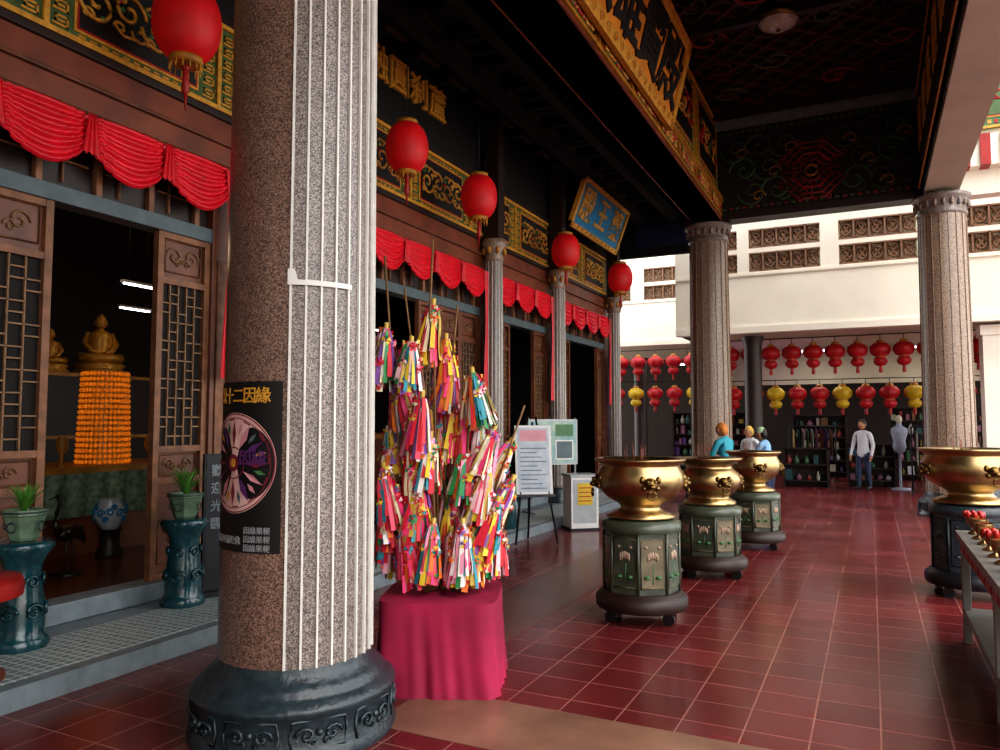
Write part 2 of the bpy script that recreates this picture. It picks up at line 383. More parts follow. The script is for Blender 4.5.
def lantern():
    b=B(); n=14; RX=.225; H=.26
    prof=[]
    for i in range(17):
        t=-1.15+2.3*i/16; prof.append((RX*(cos(t))**.75,H*sin(t)/sin(1.15)))
    b.lathe(prof,(0,0,0),REDL,56,fn=lambda a,z:1+.035*abs(sin(a*n)))
    b.lathe([(.1,H-.01),(.115,H),(.115,H+.04),(.09,H+.05)],(0,0,0),GOLDB,20)
    b.lathe([(.09,-H-.05),(.115,-H-.04),(.115,-H),(.1,-H+.01)],(0,0,0),GOLDB,20)
    b.tube([(0,0,H+.05),(0,0,1.5)],.005,BLACK,5)
    b.ball((0,0,-H-.07),.03,REDP,8,6); b.lathe([(.012,-H-.26),(.028,-H-.24),(.02,-H-.1),(.012,-H-.08)],(0,0,0),REDP,10)
    for k in range(14):
        a=2*pi*k/14; b.tube([(.1*cos(a),.1*sin(a),-H-.03),(.11*cos(a),.11*sin(a),-H-.1)],.005,GOLDP,4)
    b.tube([(0,0,-H-.24),(.005,0,-H-.38)],[.015,.004],REDP,5)
    return b
l0=lantern().obj('red_lantern',(-4.49,3.82,4.47)); l0.scale=(1.05,1.05,1.05)
for i,p in enumerate(((-4.45,6.72,4.48),(-4.4,8.3,4.36),(-4.37,11.25,4.27),(-4.2,13.65,4.23))): inst(l0,'red_lantern.%03d'%(i+1),p)
# ---------------- roof over aisle
b=B()
b.box(FX-.2,-2.5,-8,16,6.2,6.3,TIMBK)
for y in range(-2,32): b.box(FX,-2.8,y*.5,y*.5+.09,6.08,6.2,TIMBK)
BRK=mat('bracket_wood','#33201A',.7,var=.5,scale=6)
for k in range(0,23):
    y=-1+k*.72
    for j in range(4):
        z=5.98+j*.03
        b.box(FX+.1,FX+.4+j*.45,y-.05,y+.05,z,z+.06,BRK if j%2 else TIMBK)
        b.box(FX+.32+j*.45,FX+.4+j*.45,y-.2,y+.2,z-.06,z+.02,BRK)
for x in (-4.4,-3.7,-3.2): b.box(x-.08,x+.08,-2,16,5.8,5.98,TIMBK)
NAVY=mat('navy_board','#16204A',.6,var=.3)
b.box(FX,-2.9,15.9,16.0,5.1,6.3,TIMBK); b.box(-4.5,-3.2,15.86,15.9,5.3,5.75,NAVY)
b.obj('roof_brackets')
# ---------------- Beams
b=B(); b.box(-2.9,-2.4,-8,14.6,5.23,5.7,TIMBK); b.box(-2.92,-2.38,-8,14.6,5.23,5.27,WOODR); b.box(-2.42,-2.37,-8,14.6,5.64,5.7,GOLDB)
b.box(-2.75,-2.5,-8,14.6,5.7,7.2,WOODD); b.obj('trim_1')
b=frieze('',PX(-2.5),0,14.2,5.74,7.1,1.9,GREEN,BLACK,[GOLDP,OLIVE,GOLDP,REDP],seed=5,obj=False)
frieze('beam_painting',PX(-2.44),0,14.2,5.3,5.62,1.2,WOODD,OLIVE,[GOLDB,GOLDP,REDP],border=GOLDB,seed=6,b=b)
CREAMD=mat('grey_cream_paint','#BAB4A0',.8,var=.15,scale=2)
b=B(); b.box(.88,1.38,-8,14.6,5.25,5.7,CREAMD); b.box(.95,1.3,-8,14.6,5.7,7.2,BLACK); b.box(.86,.885,-8,14.6,5.3,5.7,BLACK); b.box(.9,.96,-8,14.6,7.05,7.2,WOODD); b.obj('trim_2')
b=B(); PLQ=mat('plaque_black','#1A1210',.5,var=.4); b.box(.82,.86,1.2,14.0,5.34,6.95,PLQ)
for i,ch in enumerate('萬德莊嚴佛法無邊慈光普照'):
    b.text(ch,.75,GOLDP,lambda x,y,z,i=i:(.81-z,13.3-i*1.02-x,6.15+y))
for z in(5.34,6.9): b.box(.8,.86,1.2,14.0,z,z+.05,GOLDB)
b.obj('calligraphy_plaque')
b=B(); EB=mat('end_beam_ground','#1A1410',.6,var=.5,scale=4); b.box(-2.6,1.1,14.1,14.5,5.23,5.36,WOODD); b.box(-2.6,1.1,14.2,14.45,5.36,7.1,EB); b.box(-2.6,1.1,14.05,14.5,6.95,7.1,STONEL)
P=lambda a,z,o=0:(a,14.19-o,z)
Q=lambda u,v:P(u,v,.01)
rnd=random.Random(4)
DKR=mat('dark_red_relief','#8A2A24',.6,var=.4); DKG=mat('dark_green_relief','#4E5E36',.6,var=.4)
for k in range(10):
    for sgn in(-1,1):
        cx=-.78+sgn*(.5+k*.14); cz=6.12+(.42 if k%3==0 else -.4 if k%3==1 else .02)
        if -2.2<cx<.8: spiral(b,Q,cx,cz,.27,[DKG,GREEN,OLIVE,DKG][k%4],sgn,.018,1 if k%2 else -1); spiral(b,Q,cx+.1,cz-.1,.13,[GOLDB,DKG][k%2],-sgn,.014,-1 if k%2 else 1,7,14)
for r,m in((.55,DKR),(.45,DKR),(.33,REDP),(.2,DKR),(.1,GOLDB)):
    b.tube([Q(-.83+r*cos(2*pi*i/8+.39),5.98+r*sin(2*pi*i/8+.39)) for i in range(9)],.024,m,4)
for i in range(8):
    a=2*pi*i/8; b.tube([Q(-.83+.1*cos(a),5.98+.1*sin(a)),Q(-.83+.5*cos(a),5.98+.5*sin(a))],.014,DKR,4)
    for rr,ss in((.27,.085),(.42,.08),(.55,.09)): spiral(b,Q,-.83+rr*cos(a+.4),5.98+rr*sin(a+.4),ss,DKR,1,.014,1,8,12)
for k in range(30):
    x=-2.5+.12*k; b.box(x,x+.07,14.16,14.2,5.42,5.46,DKG if k%2 else DKR); b.box(x,x+.07,14.16,14.2,6.85,6.9,DKG)
b.obj('painted_end_beam')
CEIL=mat('ceiling_dark_red','#1E0E0B',.7,var=.5,scale=5)
LATR=mat('ceiling_red_lattice','#55201A',.6,var=.6,scale=3); LATB=mat('ceiling_dark_lattice','#33281E',.6,var=.5,scale=3)
b=B(); b.box(-2.9,1.5,-8,14.6,7.2,7.35,CEIL)
for k in range(-24,48):
    for sg in(-1,1):
        ya=k*.4
        x0,x1=-2.5,.95; y0,y1=ya,ya+sg*3.45
        lo,hi=-2,14.1; t0,t1=0,1
        for lim,s in((lo,1),(hi,-1)):
            f0=(y0-lim)*s; f1=(y1-lim)*s
            if f0<0 and f1<0: t0=2; break
            if f0<0: t0=max(t0,-f0/(f1-f0))
            if f1<0: t1=min(t1,f0/(f0-f1))
        if t0>=t1: continue
        p0=(x0+(x1-x0)*t0,y0+(y1-y0)*t0); p1=(x0+(x1-x0)*t1,y0+(y1-y0)*t1); zz=7.12+(.02 if sg>0 else 0); q=.04
        b.add([(p0[0],p0[1]-q,zz),(p0[0],p0[1]+q,zz),(p1[0],p1[1]+q,zz),(p1[0],p1[1]-q,zz),(p0[0],p0[1]-q,7.2),(p0[0],p0[1]+q,7.2),(p1[0],p1[1]+q,7.2),(p1[0],p1[1]-q,7.2)],[(0,1,2,3),(0,3,7,4),(1,2,6,5)],LATR if k%2==0 else LATB)
rnd=random.Random(12)
PD=lambda x,y:(x,y,7.13)
for i in range(14):   # curling painted motifs between the lattice
    for j in range(4):
        spiral(b,PD,-2.05+j*.85,-.2+i*1.02,.3,[LATR,DKG,LATB,DKR][(i+j)%4],1 if i%2 else -1,.025,1 if j%2 else -1)
for k in range(5): 
    y=1+k*3.2; b.box(-2.5,.95,y-.06,y+.06,7.02,7.2,WOODD)
b.obj('ceiling')
b=B(); b.box(-12,8,-8.2,-8,0,7.3,WHITE); b.obj('unseen_rear_wall')  # unseen wall added behind the camera to darken the hall
b=B(); GL=mat('lamp_glass','#B8B6A6',.15,var=.3,scale=20)
b.lathe([(.05,.0),(.3,-.02),(.31,-.06),(.27,-.09)],(0,0,0),BRASSD,28); b.lathe([(.26,-.08),(.22,-.14),(.12,-.18),(.02,-.19)],(0,0,0),GL,28); b.ball((0,0,-.2),.03,BRASSD)
b.obj('ceiling_lamp',(-1.0,10.7,7.1))
def board(name,y0,y1,xb,zb,xt,zt,face,frame,txt,tm,fr=.12,ts=.8):
    b=B(); n=Vector((zt-zb,0,-(xt-xb))).normalized(); up=Vector((xt-xb,0,zt-zb)); H=up.length; up.normalize()
    def P(a,v,o): q=Vector((xb,a,zb))+up*v+n*o; return tuple(q)
    def bx(u0,u1,v0,v1,o0,o1,m):
        vs=[P(u,v,o) for o in(o0,o1) for v in(v0,v1) for u in(u0,u1)]
        b.add(vs,[(0,2,3,1),(4,5,7,6),(0,1,5,4),(2,6,7,3),(0,4,6,2),(1,3,7,5)],m)
    bx(y0+fr*.5,y1-fr*.5,fr*.5,H-fr*.5,0,.04,face)
    for q in((y0,y1,0,fr),(y0,y1,H-fr,H),(y0,y0+fr,0,H),(y1-fr,y1,0,H)): bx(*q,0,.075,frame)
    nb=int((y1-y0)/.22)
    for i in range(nb):
        for v in(fr/2,H-fr/2): spiral(b,lambda u,w:P(u,w,.08),y0+(i+.5)*(y1-y0)/nb,v,fr*.42,GOLD,1 if i%2 else -1,.008)
    L=(y1-y0-2*fr)/len(txt)
    for i,ch in enumerate(txt): b.text(ch,ts,tm,lambda x,y,z,i=i:P(y0+fr+(i+.5)*L+x,H/2+y,.05+z),.012)
    for y in(y0+.3,y1-.3): b.tube([P(y,H,0),(xb-.05,y,zt+.25)],.01,DARKM,5)
    return b.obj(name)
GF=mat('board_gold_face','#E2932A',.5,0,var=.4,scale=3)
board('gilded_name_board',6.0,9.8,-2.34,5.4,-2.06,6.5,GF,GOLDP,'大雄寶殿',BLACK,.14,.95)
BLUE=mat('blue_enamel','#1484B4',.6,var=.3)
board('blue_name_board',12.2,14.85,-4.72,4.98,-4.4,5.84,BLUE,GOLDP,'殿王藥',GOLDP,.09,.62)
# ---------------- right outer structure
b=B(); b.box(1.38,6,14.2,14.5,5.2,5.6,WHITE); b.box(1.38,6,14.2,14.5,6.1,7.8,CREAM)
for k in range(16): b.box(1.4+k*.28,1.4+k*.28+.14,13.9,14.5,5.6,6.1,REDP); b.box(1.54+k*.28,1.54+k*.28+.14,13.95,14.5,5.6,6.1,WHITE)
b.obj('trim_3')
frieze('outer_beam_painting',PYm(14.19),1.5,5.5,6.25,7.6,2,GREEN,OLIVE,[GOLDP,REDP],seed=9)
# ---------------- BACK BALCONY
LM=mat('terracotta_lattice','#8E6A52',.7,var=.3)
def balcony(name,x0,x1,Y,groups,dz=.08):
    b=B()
    def bz(xa,xb,ya,yb,za,zb,m): b.box(xa,xb,ya,yb,za+dz,zb+dz,m)
    bz(x0,x1,Y,Y+.15,3.44,4.70,WHITE); bz(x0,x1,Y,Y+.15,5.12,5.22,WHITE); bz(x0,x1,Y,Y+.15,5.64,6.6,WHITE)
    bz(x0,x1,Y-.05,Y+.2,3.36,3.5,WHITE); bz(x0,x1,Y-.03,Y,4.62,4.68,WHITE)
    xs=x0
    for(g0,g1) in groups+[(x1,x1)]:
        if g0>xs: bz(xs,g0,Y-.006,Y+.14,4.69,5.65,WHITE)
        xs=g1
        if g1>g0:
            n=5; w=(g1-g0)/n
            for(z0,z1) in((4.7,5.12),(5.22,5.64)):
                bz(g0,g1,Y+.16,Y+.18,z0,z1,CREAM)
                z0+=dz;z1+=dz
                for i in range(n):
                    a=g0+i*w; c=(a+w/2,(z0+z1)/2)
                    for sx,sz in((1,1),(1,-1)):
                        b.tube([(a,Y+.07,c[1]-sz*.21),(a+w,Y+.07,c[1]+sz*.21)],.02,LM,4,False)
                    b.tube([(c[0]+.1*cos(2*pi*t/8),Y+.06,c[1]+.12*sin(2*pi*t/8)) for t in range(9)],.02,LM,4)
                    b.box(a-.015,a+.015,Y,Y+.12,z0,z1,LM)
                b.box(g0,g1,Y,Y+.12,z0,z0+.03,LM); b.box(g0,g1,Y,Y+.12,z1-.03,z1,LM)
    return b
g=[(-2.31+1.8*k,-.87+1.8*k) for k in range(0,4)]; g=[(-3.6,-2.56)]+g
bb=balcony('wall_back',-3.93,6,17,g); bb.box(-3.93,6,17.15,27,3.48,3.6,CREAM); bb.box(-3.93,-3.78,17.2,21,3.48,6.6,WHITE); bb.obj('wall_back')
bb=balcony('x',-11,-3.0,21.5,[(-9.5+1.8*k,-8.1+1.8*k) for k in range(3)],.38); bb.box(-11,-3.95,21.7,27,3.76,3.85,CREAM); bb.obj('wall_back_left')
b=B(); b.box(-12,8,27,27.2,0,7,mat('shop_back_wall','#352B26',.7,var=.4)); b.obj('wall_shop')
b=B(); b.box(-3.9,8,21.3,21.4,2.5,3.4,CREAMD); b.obj('trim_4')
for i,(x,y) in enumerate(((-2.35,17.6),(-6.2,22.1))):
    b=B(); b.lathe([(.26,0),(.26,.15),(.2,.2),(.19,.3),(.19,3.2),(.25,3.42)],(0,0,0),WOODD,24); b.obj('dark_pillar' if i==0 else 'dark_pillar.001',(x,y,0))
b=B(); b.box(-.3,.3,-.3,.3,0,3.4,WHITE); b.box(-.34,.34,-.34,.34,0,.25,STONEL); b.box(-.34,.34,-.34,.34,3.2,3.4,WHITE); b.obj('white_pillar',(2.3,17.6,0))
def garland(name,xs,Y,Z,mats,sc=.38):
    b=B()
    for i,x in enumerate(xs):
        m=mats[i%len(mats)]
        prof=[(.05,-.30),(.12,-.27),(.17,-.2),(.16,-.12),(.1,-.06),(.2,.0),(.25,.1),(.24,.2),(.16,.29),(.06,.33)]
        b.lathe([(r*sc/.45,z*sc/.45) for r,z in prof],(x,Y,Z),m,20,fn=lambda a,z:1+.08*abs(sin(a*5)))
        b.lathe([(.08,.26),(.08,.31),(.04,.33)],(x,Y,Z),GOLDB,10); b.lathe([(.10,-.055),(.12,-.045),(.10,-.035)],(x,Y,Z),GOLDB,10); b.lathe([(.03,-.40),(.04,-.38),(.03,-.24)],(x,Y,Z),REDP,8)
        b.tube([(x,Y,Z+.3),(x,Y,Z+.45)],.008,BLACK,4)
    b.tube([(xs[0]-.4,Y,Z+.45),(xs[-1]+.4,Y,Z+.45)],.012,BLACK,4)
    return b.obj(name)
REDL2=mat('shop_lantern_red','#BE0E1C',.5,var=.45,scale=7)
garland('lantern_garland',[-3.0+.46*k for k in range(14)],18.6,3.0,[REDL2])
garland('lantern_garland.001',[-3.1+.5*k for k in range(13)],19.6,2.08,[REDL2,REDL2,YEL])
garland('lantern_garland.002',[-8.4+.5*k for k in range(10)],20.8,3.08,[REDL2])
garland('lantern_garland.003',[-8.2+.55*k for k in range(8)],20.9,2.2,[REDL2,YEL,REDL2])
cols=['#9C9888','#35697E','#82342A','#3E6340','#967F34','#553C72','#B0B2B6','#2A5257','#75543A','#885770']
GM=[mat('goods_%d'%i,c,.4,var=.35) for i,c in enumerate(cols)]
def rack(name,x0,x1,Y,h,levels,seed):
    rnd=random.Random(seed); b=B()
    for x in(x0,x1-.05): b.box(x,x+.05,Y,Y+.4,0,h,WOODD)
    b.box(x0,x1,Y+.36,Y+.4,0,h,WOODD)
    for k in range(levels):
        z=.12+k*(h-.15)/levels; b.box(x0,x1,Y,Y+.4,z,z+.03,WOODD)
        x=x0+.12
        while x<x1-.12:
            m=rnd.choice(GM); hh=rnd.uniform(.10,.27); r=rnd.uniform(.03,.085)
            if rnd.random()<.5: b.lathe([(r*.7,0),(r,.25*hh),(r*.9,.6*hh),(r*.35,.8*hh),(r*.45,hh)],(x,Y+.15,z+.03),m,10)
            else: b.box(x-r,x+r,Y+.06,Y+.26,z+.03,z+.03+hh,m)
            x+=r*2+rnd.uniform(.01,.12)
    b.box(x0,x1,Y,Y+.4,h-.03,h,WOODD)
    return b.obj(name)
rack('shop_shelf',-2.0,-.6,22.6,1.7,5,1); rack('shop_shelf.001',.4,3.4,22.2,1.9,5,2); rack('shop_shelf.002',-5.6,-3.2,23.5,1.8,5,3); rack('shop_shelf.003',-.55,.5,19.6,1.0,3,5)
rack('shop_shelf.004',1.9,3.6,18.7,1.3,3,8); rack('shop_shelf.005',-1.9,-.9,18.9,.9,2,11)
def clothes(name,x,y,rot,o):
    b=B()
    b.tube([(0,0,0.01),(0,0,1.4)],.02,DARKM); b.tube([(1.1,0,0.01),(1.1,0,1.4)],.02,DARKM); b.tube([(0,0,1.4),(1.1,0,1.4)],.02,DARKM)
    for xx in(0,1.1): b.tube([(xx,-.25,.02),(xx,.25,.02)],.02,DARKM)
    for k in range(9):
        xx=.1+k*.11; m=GM[(k*3+o)%10]
        b.grid(lambda u,v,x=xx:(x+.02*sin(u*9),-.2+.4*u,1.35-.25*(abs(u-.5))-(.65+.03*(k%4))*v),8,4,m)
    b.obj(name,(x,y,0),rot)
clothes('clothes_rack',.75,18.2,.0,0); clothes('clothes_rack.001',-1.9,20.6,.2,4)
b=B()   # mannequin torso display
b.lathe([(.2,0),(.2,.03),(.03,.05),(.025,.8),(.1,.84),(.14,.95),(.12,1.08),(.17,1.25),(.16,1.36),(.06,1.42),(.05,1.5)],(0,0,0),mat('mannequin_cloth','#9AA0B0',.7,var=.3),20,fn=lambda a,z:1 if z<.8 else 1-.25*abs(sin(a)))
b.ball((0,0,1.56),(.07,.085,.1),CREAMD,12,8)
b.obj('mannequin',(.55,19.1,0))
for i,(x,y) in enumerate(((-1.2,20),(1.4,20),(-5,23))):
    b=B(); b.box(-.6,.6,-.05,.05,0,.05,PAPER); b.tube([(-.58,0,-.02),(.58,0,-.02)],.016,TUBE,8); b.tube([(0,0,.05),(0,0,.2 if i<2 else .48)],.01,DARKM,5); b.obj('fluorescent_lamp' if i==0 else 'fluorescent_lamp.%03d'%i,(x,y,3.28))
PUR=mat('purple_neon','#8A40F0',.5,var=0,emit=4)
b=B(); b.tube([(0,0,0),(0,0,.9)],.02,PUR,8); b.tube([(.12,0,0),(.12,0,.9)],.02,PUR,8); b.box(-.06,.18,.02,.06,-.05,.95,DARKM); b.box(.04,.08,.02,.06,-1.0,0,DARKM); b.box(-.1,.22,-.05,.15,-1.0,-.96,DARKM); b.obj('purple_neon_lamp',(-3.6,20.2,1.0))
# ---------------- URNS
def urn(name,x,y,rr,zr,zb,style=0,rot=0,dr=.3,pm=MARB):
    b=B()
    for k in range(4):
        a=rot+pi/4+k*pi/2; c=(dr*1.0*cos(a),dr*1.0*sin(a))
        M=b.M; b.M=Matrix.Translation((c[0],c[1],.045))@Matrix.Rotation(pi/2,4,'X'); b.lathe([(.045,-.018),(.045,.018)],(0,0,0),DARKM,14); b.M=M
        b.box(c[0]-.025,c[0]+.025,c[1]-.025,c[1]+.025,.05,.1,DARKM)
    b.lathe([(dr*1.13,.09),(dr*1.17,.11),(dr*1.17,.17),(dr*1.1,.19),(dr*1.03,.21),(dr*.98,.22)],(0,0,0),WOODD if style!=3 else DARKM,40)
    zt=zb-.03
    b.lathe([(dr*.95,.22),(dr*.95,zt-.06)],(0,0,0),pm,8,rot=rot,smooth=False)
    b.lathe([(dr*1.0,zt-.07),(dr*1.03,zt-.05),(dr*1.01,zt),(dr*.8,zt+.02)],(0,0,0),STONE if style==3 else MARB,40)
    for k in range(8):
        a=rot+pi/8+k*pi/4; rad=dr*.95*cos(pi/8)+.004
        def P(u,v,o=0): return ((rad+o)*cos(a)-u*sin(a),(rad+o)*sin(a)+u*cos(a),v)
        hw=dr*.30; z0=.27; z1=zt-.11
        pv=MARBT if (k%2==0 and pm==MARB) else pm
        b.add([P(-hw,z0),P(hw,z0),P(hw,z1),P(-hw,z1)],[(0,1,2,3)],pv)
        b.tube([P(-hw,z0),P(hw,z0),P(hw,z1),P(-hw,z1),P(-hw,z0)],.007,pm if pm!=MARB else MARBT,4)
        zc=(z0+z1)/2; lm=PINKM if pm==MARB else STONE; gm=GREEN if pm==MARB else STONE
        for q in range(5):
            t=(q-2)*.5; b.ball(P(hw*.45*sin(t),zc+.03+.03*cos(t)),(.013,.013,.032),lm,6,5)
        b.tube([P(0,z0+.03),P(.01,zc)],.004,gm,4)
        for sx in(-1,1): b.ball(P(sx*hw*.5,z0+.08),(.026,.026,.014),gm,6,4); b.ball(P(sx*hw*.55,z1-.06),(.014,.014,.012),lm,6,4)
        a2=rot+k*pi/4; b.tube([(dr*.955*cos(a2),dr*.955*sin(a2),.22),(dr*.955*cos(a2),dr*.955*sin(a2),zt-.06)],.012,pm,6)
    h=zr-zb
    if style in(0,3):
        prof=[(.78,0),(.8,.03),(.55,.10),(.45,.16),(.5,.22),(.78,.34),(.95,.48),(1.0,.62),(.98,.76),(.9,.86),(.9,.9),(1.03,.95),(1.05,.98),(1.04,1.0),(.96,1.0),(.86,.93)]
    else:
        prof=[(.8,0),(.82,.05),(.64,.12),(.6,.16),(.76,.26),(.94,.40),(.98,.52),(.92,.66),(.74,.76),(.70,.82),(.85,.92),(1.02,.96),(1.04,1.0),(.96,1.0),(.8,.95)]
    b.lathe([(r*rr,zb+z*h) for r,z in prof],(0,0,0),BRASS,48,cap=False)
    b.lathe([(.0,zr-.05),(rr*.9,zr-.05)],(0,0,0),mat('incense_ash','#8F8778',.9,var=.2),32,cap=False)
    for k in range(4):
        a=rot+k*pi/2+.3; rad=rr*.97; zc=zb+h*(.6 if style in(0,3) else .5)
        def P(u,v,o=0): return ((rad+o)*cos(a)-u*sin(a),(rad+o)*sin(a)+u*cos(a),zc+v)
        b.ball(P(0,0),(.055,.055,.05),BRASSD,12,8); b.ball(P(0,-.015,.045),(.03,.03,.022),BRASSD,8,6)
        for sx in(-1,1): b.ball(P(sx*.028,.02,.04),.014,BRASSD,8,6); b.ball(P(sx*.06,.03,.0),(.022,.022,.03),BRASSD,8,6); b.ball(P(sx*.05,-.03,.01),.022,BRASSD,8,6)
        b.tube([P(.035*sin(t*pi/5),-.05-.03*(1-cos(t*pi/5)),.05) for t in range(11)],.007,BRASSD,6)
    rnd=random.Random(int(x*100))
    for k in range(9):
        px,py=rnd.uniform(-.12,.12),rnd.uniform(-.12,.12); b.tube([(px,py,zr-.06),(px*1.15,py*1.15,zr+rnd.uniform(.06,.14))],.0025,WOODR,4)
    return b.obj(name,(x,y,0))
urn('incense_urn',-1.63,5.77,.335,1.22,.77,0,.2)
urn('incense_urn.001',-1.46,7.64,.31,1.15,.70,1,.35)
urn('incense_urn.002',-1.30,9.56,.31,1.15,.68,0,.1)
urn('incense_urn.003',.76,7.8,.38,1.27,.8,3,.1,.32,STONE)
# ---------------- PINWHEEL TREE
PC=['#D8283C','#EAC83A','#E6E2DC','#2C8A4E','#E8407A','#E8782A','#D8283C','#F09AB8','#C3122E','#C8A850','#E0D4B0','#2A8A9A','#8A5AA8','#F2C8D0','#E0506A','#EAC83A']
PM=[mat('paper_%d'%i,c,.55,var=.15) for i,c in enumerate(PC)]
BAM=mat('bamboo','#7A5A34',.6,var=.4,scale=20)
cx,cy=-2.30,3.90; Rv=Vector((.896,.443,0)); Dv=Vector((-.443,.896,0))
tree=bpy.data.objects.new('pinwheel_tree',None); S.collection.objects.link(tree)
b=B(); rnd=random.Random(11)
def bundle(top,axis,L,rad):
    axis=axis.normalized(); u=axis.cross(Vector((.3,.9,.1))).normalized(); w=axis.cross(u)
    n=84; pal=[rnd.choice(PM) for _ in range(7)]
    for i in range(n):
        a=rnd.uniform(0,2*pi); r=rad*math.sqrt(rnd.uniform(.1,1)); m=rnd.choice(pal) if rnd.random()<.65 else rnd.choice(PM)
        d=u*cos(a)+w*sin(a); s=(d.cross(axis)).normalized()*rnd.uniform(.005,.012); tw=rnd.uniform(-.8,.8)
        st=rnd.uniform(0,.25); Ln=L*rnd.uniform(.75,1.08); vs=[]; cv=rnd.uniform(-.015,.02)
        for k in range(6):
            t=st+(1-st)*k/5; rr=r*(.2+.85*t**.75)+cv*sin(t*6)*.6
            p=top+axis*(Ln*t)+d*rr; s2=s*(1+.6*t)+d*tw*.006; vs+=[tuple(p-s2),tuple(p+s2)]
        b.add(vs,[(2*k,2*k+1,2*k+3,2*k+2) for k in range(5)],m)
    for i in range(12):
        a=rnd.uniform(0,2*pi); t=rnd.uniform(.05,.6); d=u*cos(a)+w*sin(a); p=top+axis*(L*t)+d*rad*(.3+.8*t); m1,m2=rnd.choice(PM),rnd.choice(PM); s1=(d.cross(axis)).normalized(); s3=axis
        for q in range(5):
            an=q*2*pi/5+a; e1=s1*cos(an)+s3*sin(an); e2=s1*cos(an+.9)+s3*sin(an+.9)
            b.add([tuple(p+d*.012),tuple(p+e1*.028),tuple(p+e2*.032+d*.014)],[(0,1,2)],m1 if q%2 else m2)
        b.ball(tuple(p+d*.014),.007,PM[8],5,4)
    b.tube([tuple(top-axis*.03),tuple(top+axis*.04)],.014,PM[9],6)
lst=[(-.34,2.06,.1),(-.07,2.22,0),(-.19,1.98,.1),(.04,1.88,-.1),(.17,1.80,.05),(-.30,1.78,0),(-.12,1.66,.12),(.11,1.6,-.05),(-.33,1.48,-.05),(-.07,1.42,.1),(.13,1.34,0),(.27,1.26,.05),(.40,1.38,-.05),(-.35,1.24,.08),(-.14,1.14,.1),(.04,1.1,-.05),(.2,1.04,0),(-.33,.96,0),(.32,1.04,.1),(-.05,.92,.15),(.12,.92,.15),(-.22,.92,.12),(.41,1.16,0),(.26,.92,.05),(.0,2.02,-.1),(-.36,1.06,0),(.22,1.5,0),(-.2,1.36,.05),(.3,1.46,.0),(-.28,.88,-.1),(.32,.9,-.05),(-.12,.88,.05),(.05,.86,.05),(.18,.86,.1)]
def tp(s,z,d): return Vector((cx,cy,0))+Rv*s+Dv*(-d)+Vector((0,0,z))
base=Vector((cx,cy,.5))
for (s,z,d) in lst+[(rnd.uniform(-.3,.26),rnd.uniform(1.0,2.0),-rnd.uniform(.08,.26)) for _ in range(12)]:
    top=tp(s,z,d); tl=1 if s>.2 else .25
    if z<.93: tl=.2
    ax=Vector((0,0,-1))-Rv*(s*tl+rnd.uniform(-.2,.2))+Dv*rnd.uniform(-.15,.15)
    bundle(top,ax,rnd.uniform(.30,.37) if z>.9 else .31,rnd.uniform(.085,.105))
    st=base+Rv*s*.3; mid=(st+top)/2+Rv*s*.1
    b.tube([tuple(st),tuple(mid),tuple(top+Vector((0,0,.03)))],.007,BAM,5)
for(s0,z0,s1,z1) in((-.3,1.7,-.36,2.5),(-.1,1.8,-.07,2.6),(.3,1.1,.48,1.6),(-.3,1.2,-.1,.56),(.05,1.9,.08,2.2),(-.2,2.0,-.24,2.3)):
    b.tube([tuple(tp(s0,z0,.05)),tuple(tp(s1,z1,.05))],.007,BAM,5)
b.obj('pinwheels_on_branches',parent=tree)
b=B()
def clothpt(u,v):
    a=2*pi*u; n=7; e=(abs(cos(a))**n+abs(sin(a))**n)**(-1/n)
    fl=1+.07*(1-v)**2; r=.335*e*fl*(1+.022*sin(a*13+2*sin(a*3)+.6*v)*(1.05-v)+.014*sin(a*27+3*v)*(1-v))
    return (r*cos(a),r*sin(a),.50*v+.004)
b.grid(clothpt,240,20,MAG)
b.grid(lambda u,v:(clothpt(u,1)[0]*(1-v*.98),clothpt(u,1)[1]*(1-v*.98),clothpt(u,1)[2]+.012*sin(v*9+u*30)*v),60,5,MAG)
b.obj('cloth_wrapped_pot',(cx,cy,0),R(22),parent=tree)
# ---------------- PLANT STANDS
def stand(name,x,y):
    b=B(); prof=[(.155,0),(.165,.03),(.15,.06),(.13,.09),(.135,.16),(.125,.3),(.105,.42),(.11,.5),(.14,.56),(.165,.59),(.17,.63),(.15,.645)]
    b.lathe(prof,(0,0,0),TEALG,32)
    for k in range(6):
        a=k*pi/3
        P=lambda u,v:(.132*cos(a)-u*sin(a),.132*sin(a)+u*cos(a),v)
        spiral(b,P,0,.22,.055,TEALG,1,.012,1); spiral(b,lambda u,v:(.115*cos(a)-u*sin(a),.115*sin(a)+u*cos(a),v),0,.4,.045,TEALG,-1,.01,1)
        b.tube([(.165*cos(a+i*.1),.165*sin(a+i*.1),.6+.02*abs(sin(i*.9))) for i in range(11)],.008,TEALG,4)
    b.obj(name,(x,y,.125))
stand('ceramic_plant_stand',-4.72,4.12); stand('ceramic_plant_stand.001',-4.72,2.9)
